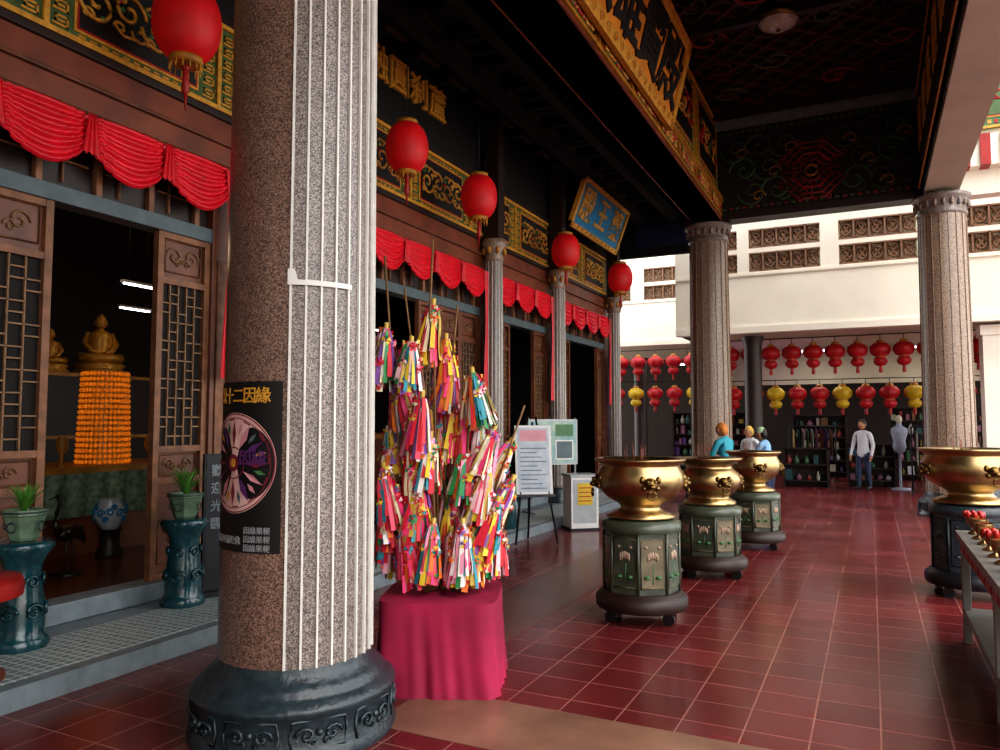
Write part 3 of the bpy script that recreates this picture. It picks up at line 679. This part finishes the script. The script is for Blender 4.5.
def plant(name,x,y,seed,h):
    rnd=random.Random(seed); b=B()
    b.lathe([(.07,0),(.085,.02),(.105,.1),(.12,.15),(.13,.16),(.13,.19),(.11,.19),(.1,.15)],(0,0,0),POTG,8,smooth=False,cap=False)
    b.lathe([(.0,.16),(.105,.16)],(0,0,0),WOODD,12,cap=False)
    b.tube([(0.128*cos(i*pi/4),.128*sin(i*pi/4),.175) for i in range(9)],.008,STONE,4)
    for k in range(4):
        a=k*pi/2+.4; b.tube([(.112*cos(a)-.03*sin(a)*cos(t),.112*sin(a)+.03*cos(a)*cos(t),.09+.03*sin(t)) for t in [i*.8 for i in range(9)]],.005,STONE,4)
    for k in range(70):
        a=rnd.uniform(0,2*pi); l=rnd.uniform(.6,1)*h; o=rnd.uniform(.03,.2); s=.007
        vs=[]
        for i in range(7):
            t=i/6; r=o*t**1.2; z=.16+l*(1.15*t-.25*t*t*(1+o*4)); ww=s*(1-t)**.6+.001; vs+=[(r*cos(a)-ww*sin(a),r*sin(a)+ww*cos(a),z),(r*cos(a)+ww*sin(a),r*sin(a)-ww*cos(a),z)]
        b.add(vs,[(2*i,2*i+1,2*i+3,2*i+2) for i in range(6)],LEAF)
    b.obj(name,(x,y,.772))
plant('potted_plant',-4.72,4.12,1,.29); plant('potted_plant.001',-4.72,2.9,2,.24)
b=B(); b.lathe([(.2,0),(.2,.03),(.05,.07),(.05,.42),(.2,.46)],(0,0,0),WOODR,24); b.lathe([(.27,.44),(.275,.5),(.26,.54),(.0,.55)],(0,0,0),REDP,32,cap=False); b.obj('red_stool',(-4.35,2.37,.125))
b=B(); b.box(-.02,.02,-.1,.1,.04,1.12,BLACK); b.box(.02,.024,-.085,.085,.1,1.08,DARKM); b.box(-.1,.1,-.12,.12,0,.04,DARKM)
for i,ch in enumerate('歡迎光臨'): b.text(ch,.1,STONEL,lambda x,y,z,i=i:(.026+z,x,.98-i*.14+y),.002)
b.obj('standing_sign',(-4.76,4.45,.125),R(-20))
# ---------------- easel, noticeboard, cabinet
b=B()
b.M=Matrix.Rotation(R(-10),4,'X')
EP=mat('easel_print','#B8BCC0',.5,var=.25,scale=9,col2='#9AA4B2')
b.box(-.23,.23,-.01,.02,.62,1.48,PAPER); b.box(-.2,.2,-.014,-.01,.65,1.45,EP); b.box(-.17,.17,-.017,-.014,1.28,1.42,PK); 
for k in range(10): b.box(-.17,.16-.06*(k%3),-.017,-.014,.69+k*.055,.70+k*.055,TEALP)
for(x0,x1) in((-.2,-.05),(.2,.05)): b.tube([(x0*1.3,-.02,.02),(x1,.03,1.6)],.014,DARKM,6)
b.box(-.26,.26,-.03,.04,.59,.62,DARKM)
b.M=Matrix(); b.tube([(0,.25,1.5),(0,.55,.015)],.014,DARKM,6)
b.obj('easel_poster',(-3.68,8.45,0),R(35))
NB=mat('notice_painted','#5F8C98',.5,var=.5,scale=5,col2='#A8B8A0')
b=B(); b.box(-.44,.44,-.015,.02,.72,1.42,GREYM); b.box(-.41,.41,-.02,-.015,.75,1.39,NB)
for k in range(5): b.box(-.36,-.02-.06*(k%3),-.024,-.02,.83+k*.1,.85+k*.1,PAPER)
b.box(.05,.36,-.024,-.02,.8,1.1,PAPER); b.box(.07,.34,-.027,-.024,.82,1.08,TEALP); b.box(.05,.36,-.024,-.02,1.16,1.34,GREEN)
for x in(-.4,.4): b.tube([(x,0,0.01),(x,0,1.44)],.018,GREYM,6); b.tube([(x,-.2,.015),(x,.2,.015)],.018,GREYM,6)
b.obj('notice_board',(-4.42,10.75,.125),R(50))
b=B(); b.box(-.2,.2,-.18,.18,.03,.74,PAPER); b.box(-.22,.22,-.2,.2,.74,.77,GREYM); b.box(-.17,.17,-.185,-.18,.1,.7,GREYM); b.box(-.11,.11,-.19,-.185,.35,.65,YEL); b.box(-.22,.22,-.2,.2,0,.03,DARKM)
for k in range(4): b.box(-.09,.09,-.193,-.19,.4+k*.06,.415+k*.06,REDP)
b.obj('donation_cabinet',(-3.72,10.1,0),R(40),bevel=.005)
b=B(); b.lathe([(.13,0),(.15,.02),(.18,.2),(.17,.33),(.13,.42),(.14,.45),(.1,.46)],(0,0,0),TEALG,24)
for k in range(12):
    a=2*pi*k/12; b.ball((.165*cos(a),.165*sin(a),.36),.014,TEALG,6,4); b.ball((.15*cos(a),.15*sin(a),.07),.014,TEALG,6,4)
b.obj('ceramic_garden_stool',(-4.3,8.9,.125))
# ---------------- right offering table
TG=mat('table_grey_paint','#807E7A',.45,var=.35,scale=6)
b=B(); b.box(.5,1.4,3.9,6.15,.70,.75,TG); b.box(.53,1.37,3.93,6.12,.60,.70,DARKM); b.box(.53,1.37,3.93,6.12,.2,.23,TG)
for y in(3.95,4.55,6.07): 
    for x in(.55,1.35): b.box(x-.025,x+.025,y-.025,y+.025,.0,.60,TG)
for y in [4.2+.25*k for k in range(8)]: b.box(.52,.532,y-.1,y+.1,.62,.68,REDP)
b.obj('offering_table',bevel=.004)
OG=mat('orange_glass','#E8601C',.15,var=.3,emit=.1); WX=mat('candle_red','#B81C18',.35,var=.3)
b=B(); rnd=random.Random(3)
for i in range(4):
    for j in range(9):
        x=.6+i*.2; y=4.05+j*.24; m=OG if (i+j)%2 else WX
        b.lathe([(.035,0),(.04,.01),(.012,.025),(.012,.05),(.045,.07),(.055,.11),(.053,.13)],(x,y,.75),BRASS if (i*j)%3==0 else m,14,cap=False)
        b.lathe([(.05,.11),(.0,.115)],(x,y,.75),m,12,cap=False)
        if (i+j)%4==0:
            for q in range(8):
                a=q*pi/4; b.ball((x+.05*cos(a),y+.05*sin(a),.88),(.018,.018,.026),WX,6,5)
b.obj('offering_candle_cups')
# ---------------- HALL INTERIOR
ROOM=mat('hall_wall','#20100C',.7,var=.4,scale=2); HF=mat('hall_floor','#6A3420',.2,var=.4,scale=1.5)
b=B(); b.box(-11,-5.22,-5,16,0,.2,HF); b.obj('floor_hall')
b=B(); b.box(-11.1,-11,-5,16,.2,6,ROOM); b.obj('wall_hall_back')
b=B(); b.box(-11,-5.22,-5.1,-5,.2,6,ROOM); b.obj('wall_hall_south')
b=B(); b.box(-11,-5.22,16,16.1,.2,6,ROOM); b.box(-12,-5.1,15.9,16.1,0,7,TIMBK); b.obj('wall_hall_north')
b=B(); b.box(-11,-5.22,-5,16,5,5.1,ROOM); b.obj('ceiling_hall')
b=B(); AC=mat('altar_cloth','#8A9880',.6,var=.5,scale=16,col2='#3E5A40')
b.box(-8.0,-7.0,4.3,6.4,.2,1.0,WOODR); b.box(-8.05,-6.95,4.25,6.45,1.0,1.06,GOLDB); b.grid(lambda u,v:(-6.94+.02*sin(u*60),4.3+2.1*u,1.0-.42*v),80,3,AC)
for y in(4.45,4.7,5.7,6.0,6.25):   # altar vases and candle holders standing on the table
    b.lathe([(.05,0),(.02,.03),(.02,.12),(.06,.18),(.05,.26),(.03,.3)],(-7.1,y,1.06),GOLDB,12)
b.obj('altar_table')
LT=B()
for j in range(17):
    r=.25-.002*j; z=j*.058
    LT.lathe([(r,z),(r,z+.05)],(0,0,0),GOLDB,28); LT.lathe([(r+.016,z+.05),(r+.016,z+.058)],(0,0,0),GOLDP,28)
    for k in range(34):
        a=2*pi*k/34; LT.ball(((r+.004)*cos(a),(r+.004)*sin(a),z+.026),(.02,.02,.023),ORL,6,5)
LT.lathe([(.22,.985),(.1,1.0),(.02,1.02)],(0,0,0),GOLDB,20)
LT.obj('prayer_light_tower',(-7.4,5.36,1.06))
def buddha(name,x,y,z,s,rz=0):
    b=B(); b.lathe([(.42,0),(.5,.04),(.44,.1),(.4,.14),(.46,.2),(.42,.24)],(0,0,0),GOLD,28,fn=lambda a,z:1+.05*abs(sin(a*8)))
    b.ball((0,-.06,.34),(.42,.3,.13),GOLD,20,10)
    for sx in(-1,1):
        b.tube([(sx*.1,.05,.36),(sx*.36,-.08,.36),(sx*.2,-.28,.35),(0,-.26,.36)],[.1,.1,.075,.05],GOLD,10)
        b.tube([(sx*.19,.02,.86),(sx*.29,-.02,.64),(sx*.18,-.2,.48),(sx*.04,-.24,.46)],[.07,.065,.05,.03],GOLD,10)
    b.lathe([(.24,.38),(.21,.55),(.24,.74),(.23,.84),(.14,.91),(.07,.94),(.065,1.0)],(0,.02,0),GOLD,24)
    b.ball((0,0,1.1),(.115,.125,.15),GOLD,18,12); b.ball((0,.02,1.24),(.06,.06,.06),BRASSD,12,8); b.ball((0,-.125,1.09),(.015,.02,.03),GOLD,6,5)
    for sx in(-1,1): b.ball((sx*.115,.01,1.08),(.015,.02,.06),GOLD,6,6)
    o=b.obj(name,(x,y,z),rz); o.scale=(s,)*3
buddha('buddha_statue',-9.3,6.64,2.12,.66,R(65)); buddha('buddha_statue.001',-9.3,5.95,2.12,.45,R(65)); 
b=B(); b.box(-9.9,-8.75,5.2,8.2,.2,2.1,WOODD)
for z in(.5,.9,1.3,2.06): b.box(-8.75,-8.72,5.2,8.2,z,z+.04,GOLDB)
b.obj('altar_plinth')
b=B(); b.box(-9.4,-8.1,10,12,.2,1.3,WOODR); b.box(-8.1,-8.07,10,12,1.2,1.28,GOLDB); b.obj('side_altar')
b=B(); PORC=mat('porcelain','#A9B0B4',.25,var=.2); b.lathe([(.1,0),(.13,.03),(.2,.16),(.2,.28),(.13,.38),(.15,.42)],(0,0,0),PORC,24)
for k in range(5):
    a=2*pi*k/5
    for (o1,zc,ss,d) in((0,.22,.06,1),(.6,.24,.05,-1),(.3,.14,.04,1),(.9,.3,.04,-1)): spiral(b,lambda u,v:(.2*cos(a+o1)-u*sin(a+o1),.2*sin(a+o1)+u*cos(a+o1),v),0,zc,ss,BLUE,d,.014)
b.lathe([(.16,-.36),(.18,-.32),(.12,-.2),(.13,-.03),(.16,0)],(0,0,0),WOODD,16); o=b.obj('porcelain_jar',(-6.7,4.95,.46)); o.scale=(.72,.72,.72)
b=B()
CR=mat('dark_bronze','#3A322A',.35,.6,var=.4)
b.ball((0,0,.36),(.07,.13,.07),CR,14,10)
b.tube([(0,-.1,.38),(0,-.17,.46),(0,-.14,.55),(0,-.1,.62),(0,-.13,.68)],[.04,.025,.018,.016,.02],CR,8)
b.ball((0,-.14,.69),(.022,.032,.022),CR,8,6); b.tube([(0,-.16,.69),(0,-.26,.67)],[.01,.003],CR,6)
b.tube([(0,.1,.36),(0,.2,.3),(0,.24,.24)],[.05,.035,.01],CR,8)
for sx in(-1,1):
    b.tube([(sx*.03,.01,.32),(sx*.035,.05,.18),(sx*.035,.02,.03)],[.016,.009,.008],CR,6)
    for t in(-.5,0,.5): b.tube([(sx*.035,.02,.03),(sx*.035+.03*t,-.04,.025)],.006,CR,5)
    b.ball((sx*.055,.03,.38),(.025,.12,.05),CR,10,8)
b.lathe([(.12,0),(.13,.01),(.1,.028)],(0,0,0),CR,16)
o=b.obj('crane_statue',(-6.2,4.18,.2),R(20)); o.scale=(.98,)*3
b=B(); b.lathe([(.1,0),(.11,.02),(.04,.06),(.04,.6),(.1,.66),(.12,.72),(.11,.78)],(0,0,0),BRASSD,20)
for k in range(16): a=k*2.4; b.ball((.13*cos(a)*(k/14),.13*sin(a)*(k/14),.86+.05*(k%3)),.04,[REDP,PM[7],LEAF][k%3],8,6)
b.obj('flower_vase',(-6.72,4.12,.2))
for i,(x,y,z,l) in enumerate(((-7.05,5.46,2.98,.18),(-8.6,6.62,2.98,.22),(-8.6,12,3.3,.3))):
    b=B(); b.box(-.03,.03,-l-.02,l+.02,0,.025,PAPER); b.tube([(0,-l,-.012),(0,l,-.012)],.010,TUBE,8)
    for yy in(-l*.7,l*.7): b.tube([(0,yy,.025),(0,yy,4.99-z)],.003,DARKM,4)
    b.obj('hall_fluorescent_lamp' if i==0 else 'hall_fluorescent_lamp.%03d'%i,(x,y,z))
# ---------------- PEOPLE
def person(name,loc,rz,H,shirt,pants,hair=HAIR,bend=0,arms=None,hat=None,step=0,sleeve=True):
    J={}
    def r(p):
        x,y,z=p; dz=z-.53; dy=y; return (x,(dy*cos(bend)+dz*sin(bend)),.53+(dz*cos(bend)-dy*sin(bend)))
    J['pel']=(0,0,.53); J['sp']=r((0,0,.61)); J['ch']=r((0,.0,.73)); J['nb']=r((0,-.005,.815)); J['nk']=r((0,.0,.86))
    arms=arms or {'L':((.15,.0,.64),(.155,.06,.49)),'R':((-.15,.0,.64),(-.155,.06,.49))}
    for s,k in((1,'L'),(-1,'R')):
        J['sh'+k]=r((s*.105,0,.80)); J['el'+k]=r(arms[k][0]); J['wr'+k]=r(arms[k][1])
        e=Vector(J['wr'+k])-Vector(J['el'+k]); e.normalize(); J['ha'+k]=tuple(Vector(J['wr'+k])+e*.045)
        st=step*s; J['hi'+k]=(s*.052,0,.49); J['kn'+k]=(s*.056,.015+st*.6,.28); J['an'+k]=(s*.058,-.01+st,.045); J['to'+k]=(s*.065,.095+st,.022)
    names=list(J); E=[('pel','sp'),('sp','ch'),('ch','nb'),('nb','nk')]; 
    for k in 'LR': E+=[('nb','sh'+k),('sh'+k,'el'+k),('el'+k,'wr'+k),('wr'+k,'ha'+k),('pel','hi'+k),('hi'+k,'kn'+k),('kn'+k,'an'+k),('an'+k,'to'+k)]
    RR={'pel':(.088,.07),'sp':(.075,.06),'ch':(.09,.065),'nb':(.05,.042),'nk':(.034,.034),'sh':(.038,.038),'el':(.028,.028),'wr':(.019,.019),'ha':(.022,.014),'hi':(.062,.062),'kn':(.043,.043),'an':(.028,.028),'to':(.024,.02)}
    me=bpy.data.meshes.new('tmp'); me.from_pydata([Vector(J[n])*H for n in names],[(names.index(a),names.index(c)) for a,c in E],[])
    ob=bpy.data.objects.new('tmp',me); S.collection.objects.link(ob)
    md=ob.modifiers.new('k','SKIN'); md.use_smooth_shade=True
    for i,n in enumerate(names):
        q=RR.get(n) or RR[n[:2]]; sv=me.skin_vertices[0].data[i]; sv.radius=(q[0]*H,q[1]*H); sv.use_root=(n=='pel')
    sb=ob.modifiers.new('s','SUBSURF'); sb.levels=2; sb.render_levels=2
    dg=bpy.context.evaluated_depsgraph_get(); m2=bpy.data.meshes.new_from_object(ob.evaluated_get(dg))
    lab={}
    for a,c in E:
        lab[(a,c)]= 'p' if c[:2] in('hi','kn','an') else 'o' if c[:2]=='to' else 'k' if (c[:2] in('ha','nk') or (c[:2]=='wr' and not sleeve)) else 's'
    b=B(); b.v=[tuple(v.co) for v in m2.vertices]
    mm={'s':shirt,'p':pants,'o':DARKM,'k':SKIN}
    for p in m2.polygons:
        c=p.center/H; best=9;bl='s'
        for (a,d),l in lab.items():
            A=Vector(J[a]);D=Vector(J[d]); t=max(0,min(1,(c-A).dot(D-A)/(D-A).length_squared)); q=(c-(A+(D-A)*t)).length-(.02 if l=='s' and a in('pel','sp','ch') else 0)
            if q<best: best=q;bl=l
        b.f.append(list(p.vertices)); b.m.append(b.mi(mm[bl])); b.sm.append(True)
    bpy.data.objects.remove(ob)
    for s,k in((1,'L'),(-1,'R')):
        W=Vector(J['wr'+k]);Ha=Vector(J['ha'+k]); e=(Ha-W).normalized(); side=e.cross(Vector((s,0,0))); side=side.normalized() if side.length>.1 else Vector((0,1,0)); inn=Vector((-s,0,0))
        for f,(o,l) in enumerate(((.012,.036),(.004,.042),(-.004,.039),(-.012,.03))):
            p0=Ha+side*o+e*.004; p1=p0+e*l*.55+inn*.004; p2=p1+e*l*.4+inn*.014
            b.tube([tuple(q*H) for q in(p0,p1,p2)],[.0055*H,.005*H,.004*H],SKIN,6)
        p0=W+e*.018+side*.012; p1=p0+side*.018+e*.014; p2=p1+e*.016+inn*.006
        b.tube([tuple(q*H) for q in(p0,p1,p2)],[.0065*H,.006*H,.0045*H],SKIN,6)
    C=Vector(r((0,.015,.93)))*H; rx,ry,rzz=.048*H,.058*H,.068*H
    M0=b.M; b.M=Matrix.Translation(C)@Matrix.Rotation(-bend*.6,4,'X')
    def hf(m,k,z0,z1):
        def f(u,v):
            t=z0+(z1-z0)*v; a=2*pi*u; x=rx*k*cos(t)*cos(a)*(1-.18*max(0,-sin(t))); y=ry*k*cos(t)*sin(a); z=rzz*k*sin(t); return (x,y,z)
        b.grid(f,20,14,m)
    hf(SKIN,1,-pi/2,pi/2)
    b.ball((0,ry*1.02,-.004*H),(.006*H,.01*H,.012*H),SKIN,8,6)
    for sx in(-1,1):
        b.ball((sx*.018*H,ry*.88,.008*H),(.008*H,.006*H,.005*H),PAPER,8,6); b.ball((sx*.018*H,ry*.95,.008*H),(.004*H,.004*H,.004*H),HAIR,6,5)
        b.ball((sx*rx,0,0),(.006*H,.012*H,.017*H),SKIN,8,6); b.tube([(sx*.01*H,ry*.95,.022*H),(sx*.026*H,ry*.85,.021*H)],.0022*H,hair,4)
    b.tube([(-.013*H,ry*.93,-.03*H),(0,ry*.97,-.032*H),(.013*H,ry*.93,-.03*H)],.003*H,REDP,5)
    hm=hat or hair
    b.M=b.M@Matrix.Translation((0,-.012*H,.008*H))
    hf(hm,1.09,-.1 if not hat else .05,pi/2)
    b.ball((0,-.025*H,-.005*H),(rx*1.0,ry*.72,rzz*.95),hm if hat and 'scarf' in hat.name else hair,14,10)
    b.M=M0
    return b,loc,rz,name
def mk(*a,**k):
    b,loc,rz,name=person(*a,**k); return b.obj(name,loc,rz)
C1=mat('turquoise_shirt','#2F97A8',.7,var=.2); C2=mat('orange_scarf','#C9803C',.7,var=.3); C3=mat('navy_trousers','#23304E',.7,var=.2); C4=mat('light_blue_shirt','#7FA9C9',.7,var=.2); C5=mat('mint_cap','#A9C8A0',.7,var=.2); C6=mat('white_shirt','#C9CBD0',.7,var=.1); C7=mat('yellow_scarf','#C8A44A',.7,var=.2)
pray={'L':((.13,.09,.66),(.03,.19,.74)),'R':((-.13,.09,.66),(-.03,.19,.74))}
mk('woman_praying',(-1.98,11.95,0),R(60),1.5,C1,C3,bend=.2,arms=pray,hat=C2)
mk('woman_in_cap',(-1.53,13.1,0),R(75),1.42,C4,C3,bend=.2,arms=pray,hat=C5)
mk('visitor_in_headscarf',(-2.05,14.9,0),R(150),1.42,C6,C3,bend=.1,hat=C7)
mk('shopper',(-.18,18.6,0),R(150),1.55,C6,C3,step=.04)
# ---------------- LIGHT
w=bpy.data.worlds.new('World'); S.world=w; w.use_nodes=True; nt=w.node_tree; bg=nt.nodes['Background']
sk=nt.nodes.new('ShaderNodeTexSky'); sk.sky_type='NISHITA'; sk.sun_disc=False; sk.sun_elevation=R(55); sk.sun_rotation=R(120); sk.dust_density=3
mx=nt.nodes.new('ShaderNodeMix'); mx.data_type='RGBA'; mx.inputs['Factor'].default_value=.8; mx.inputs[7].default_value=(3.4,3.3,3.1,1)
nt.links.new(sk.outputs[0],mx.inputs[6]); nt.links.new(mx.outputs[2],bg.inputs['Color']); bg.inputs['Strength'].default_value=.7
def pl(name,loc,col,e,size=.3):
    d=bpy.data.lights.new(name,'POINT'); d.energy=e; d.color=col; d.shadow_soft_size=size; o=bpy.data.objects.new(name,d); S.collection.objects.link(o); o.location=loc
def al(name,loc,col,e,sx,sy):
    d=bpy.data.lights.new(name,'AREA'); d.shape='RECTANGLE'; d.size=sx; d.size_y=sy; d.energy=e; d.color=col; o=bpy.data.objects.new(name,d); S.collection.objects.link(o); o.location=loc
pl('altar_light',(-6.7,4.6,3.4),(1,.75,.45),7); pl('altar_light.001',(-8.2,7,3.9),(1,.7,.4),6); pl('altar_light.002',(-7.2,11,3),(1,.6,.35),8)
al('shop_light',(-1.2,20,3.23),(1,.93,.82),13,1.2,.1); al('shop_light.001',(1.4,20,3.23),(1,.93,.82),13,1.2,.1); al('shop_light.002',(-5,23,3.23),(1,.9,.8),12,1.2,.1)
pl('neon_light',(-3.5,20.0,1.5),(.5,.2,1),12,.1)
cd=bpy.data.cameras.new('Camera'); cd.lens=27; cd.sensor_width=36; cd.clip_end=200
co=bpy.data.objects.new('Camera',cd); S.collection.objects.link(co); co.location=(0,0,1.5); co.rotation_euler=(R(93.6),0,R(26.3)); S.camera=co
S.view_settings.view_transform='Standard'; S.view_settings.exposure=.6
try: S.view_settings.look='Medium High Contrast'
except Exception as e: print('LOOK',e)
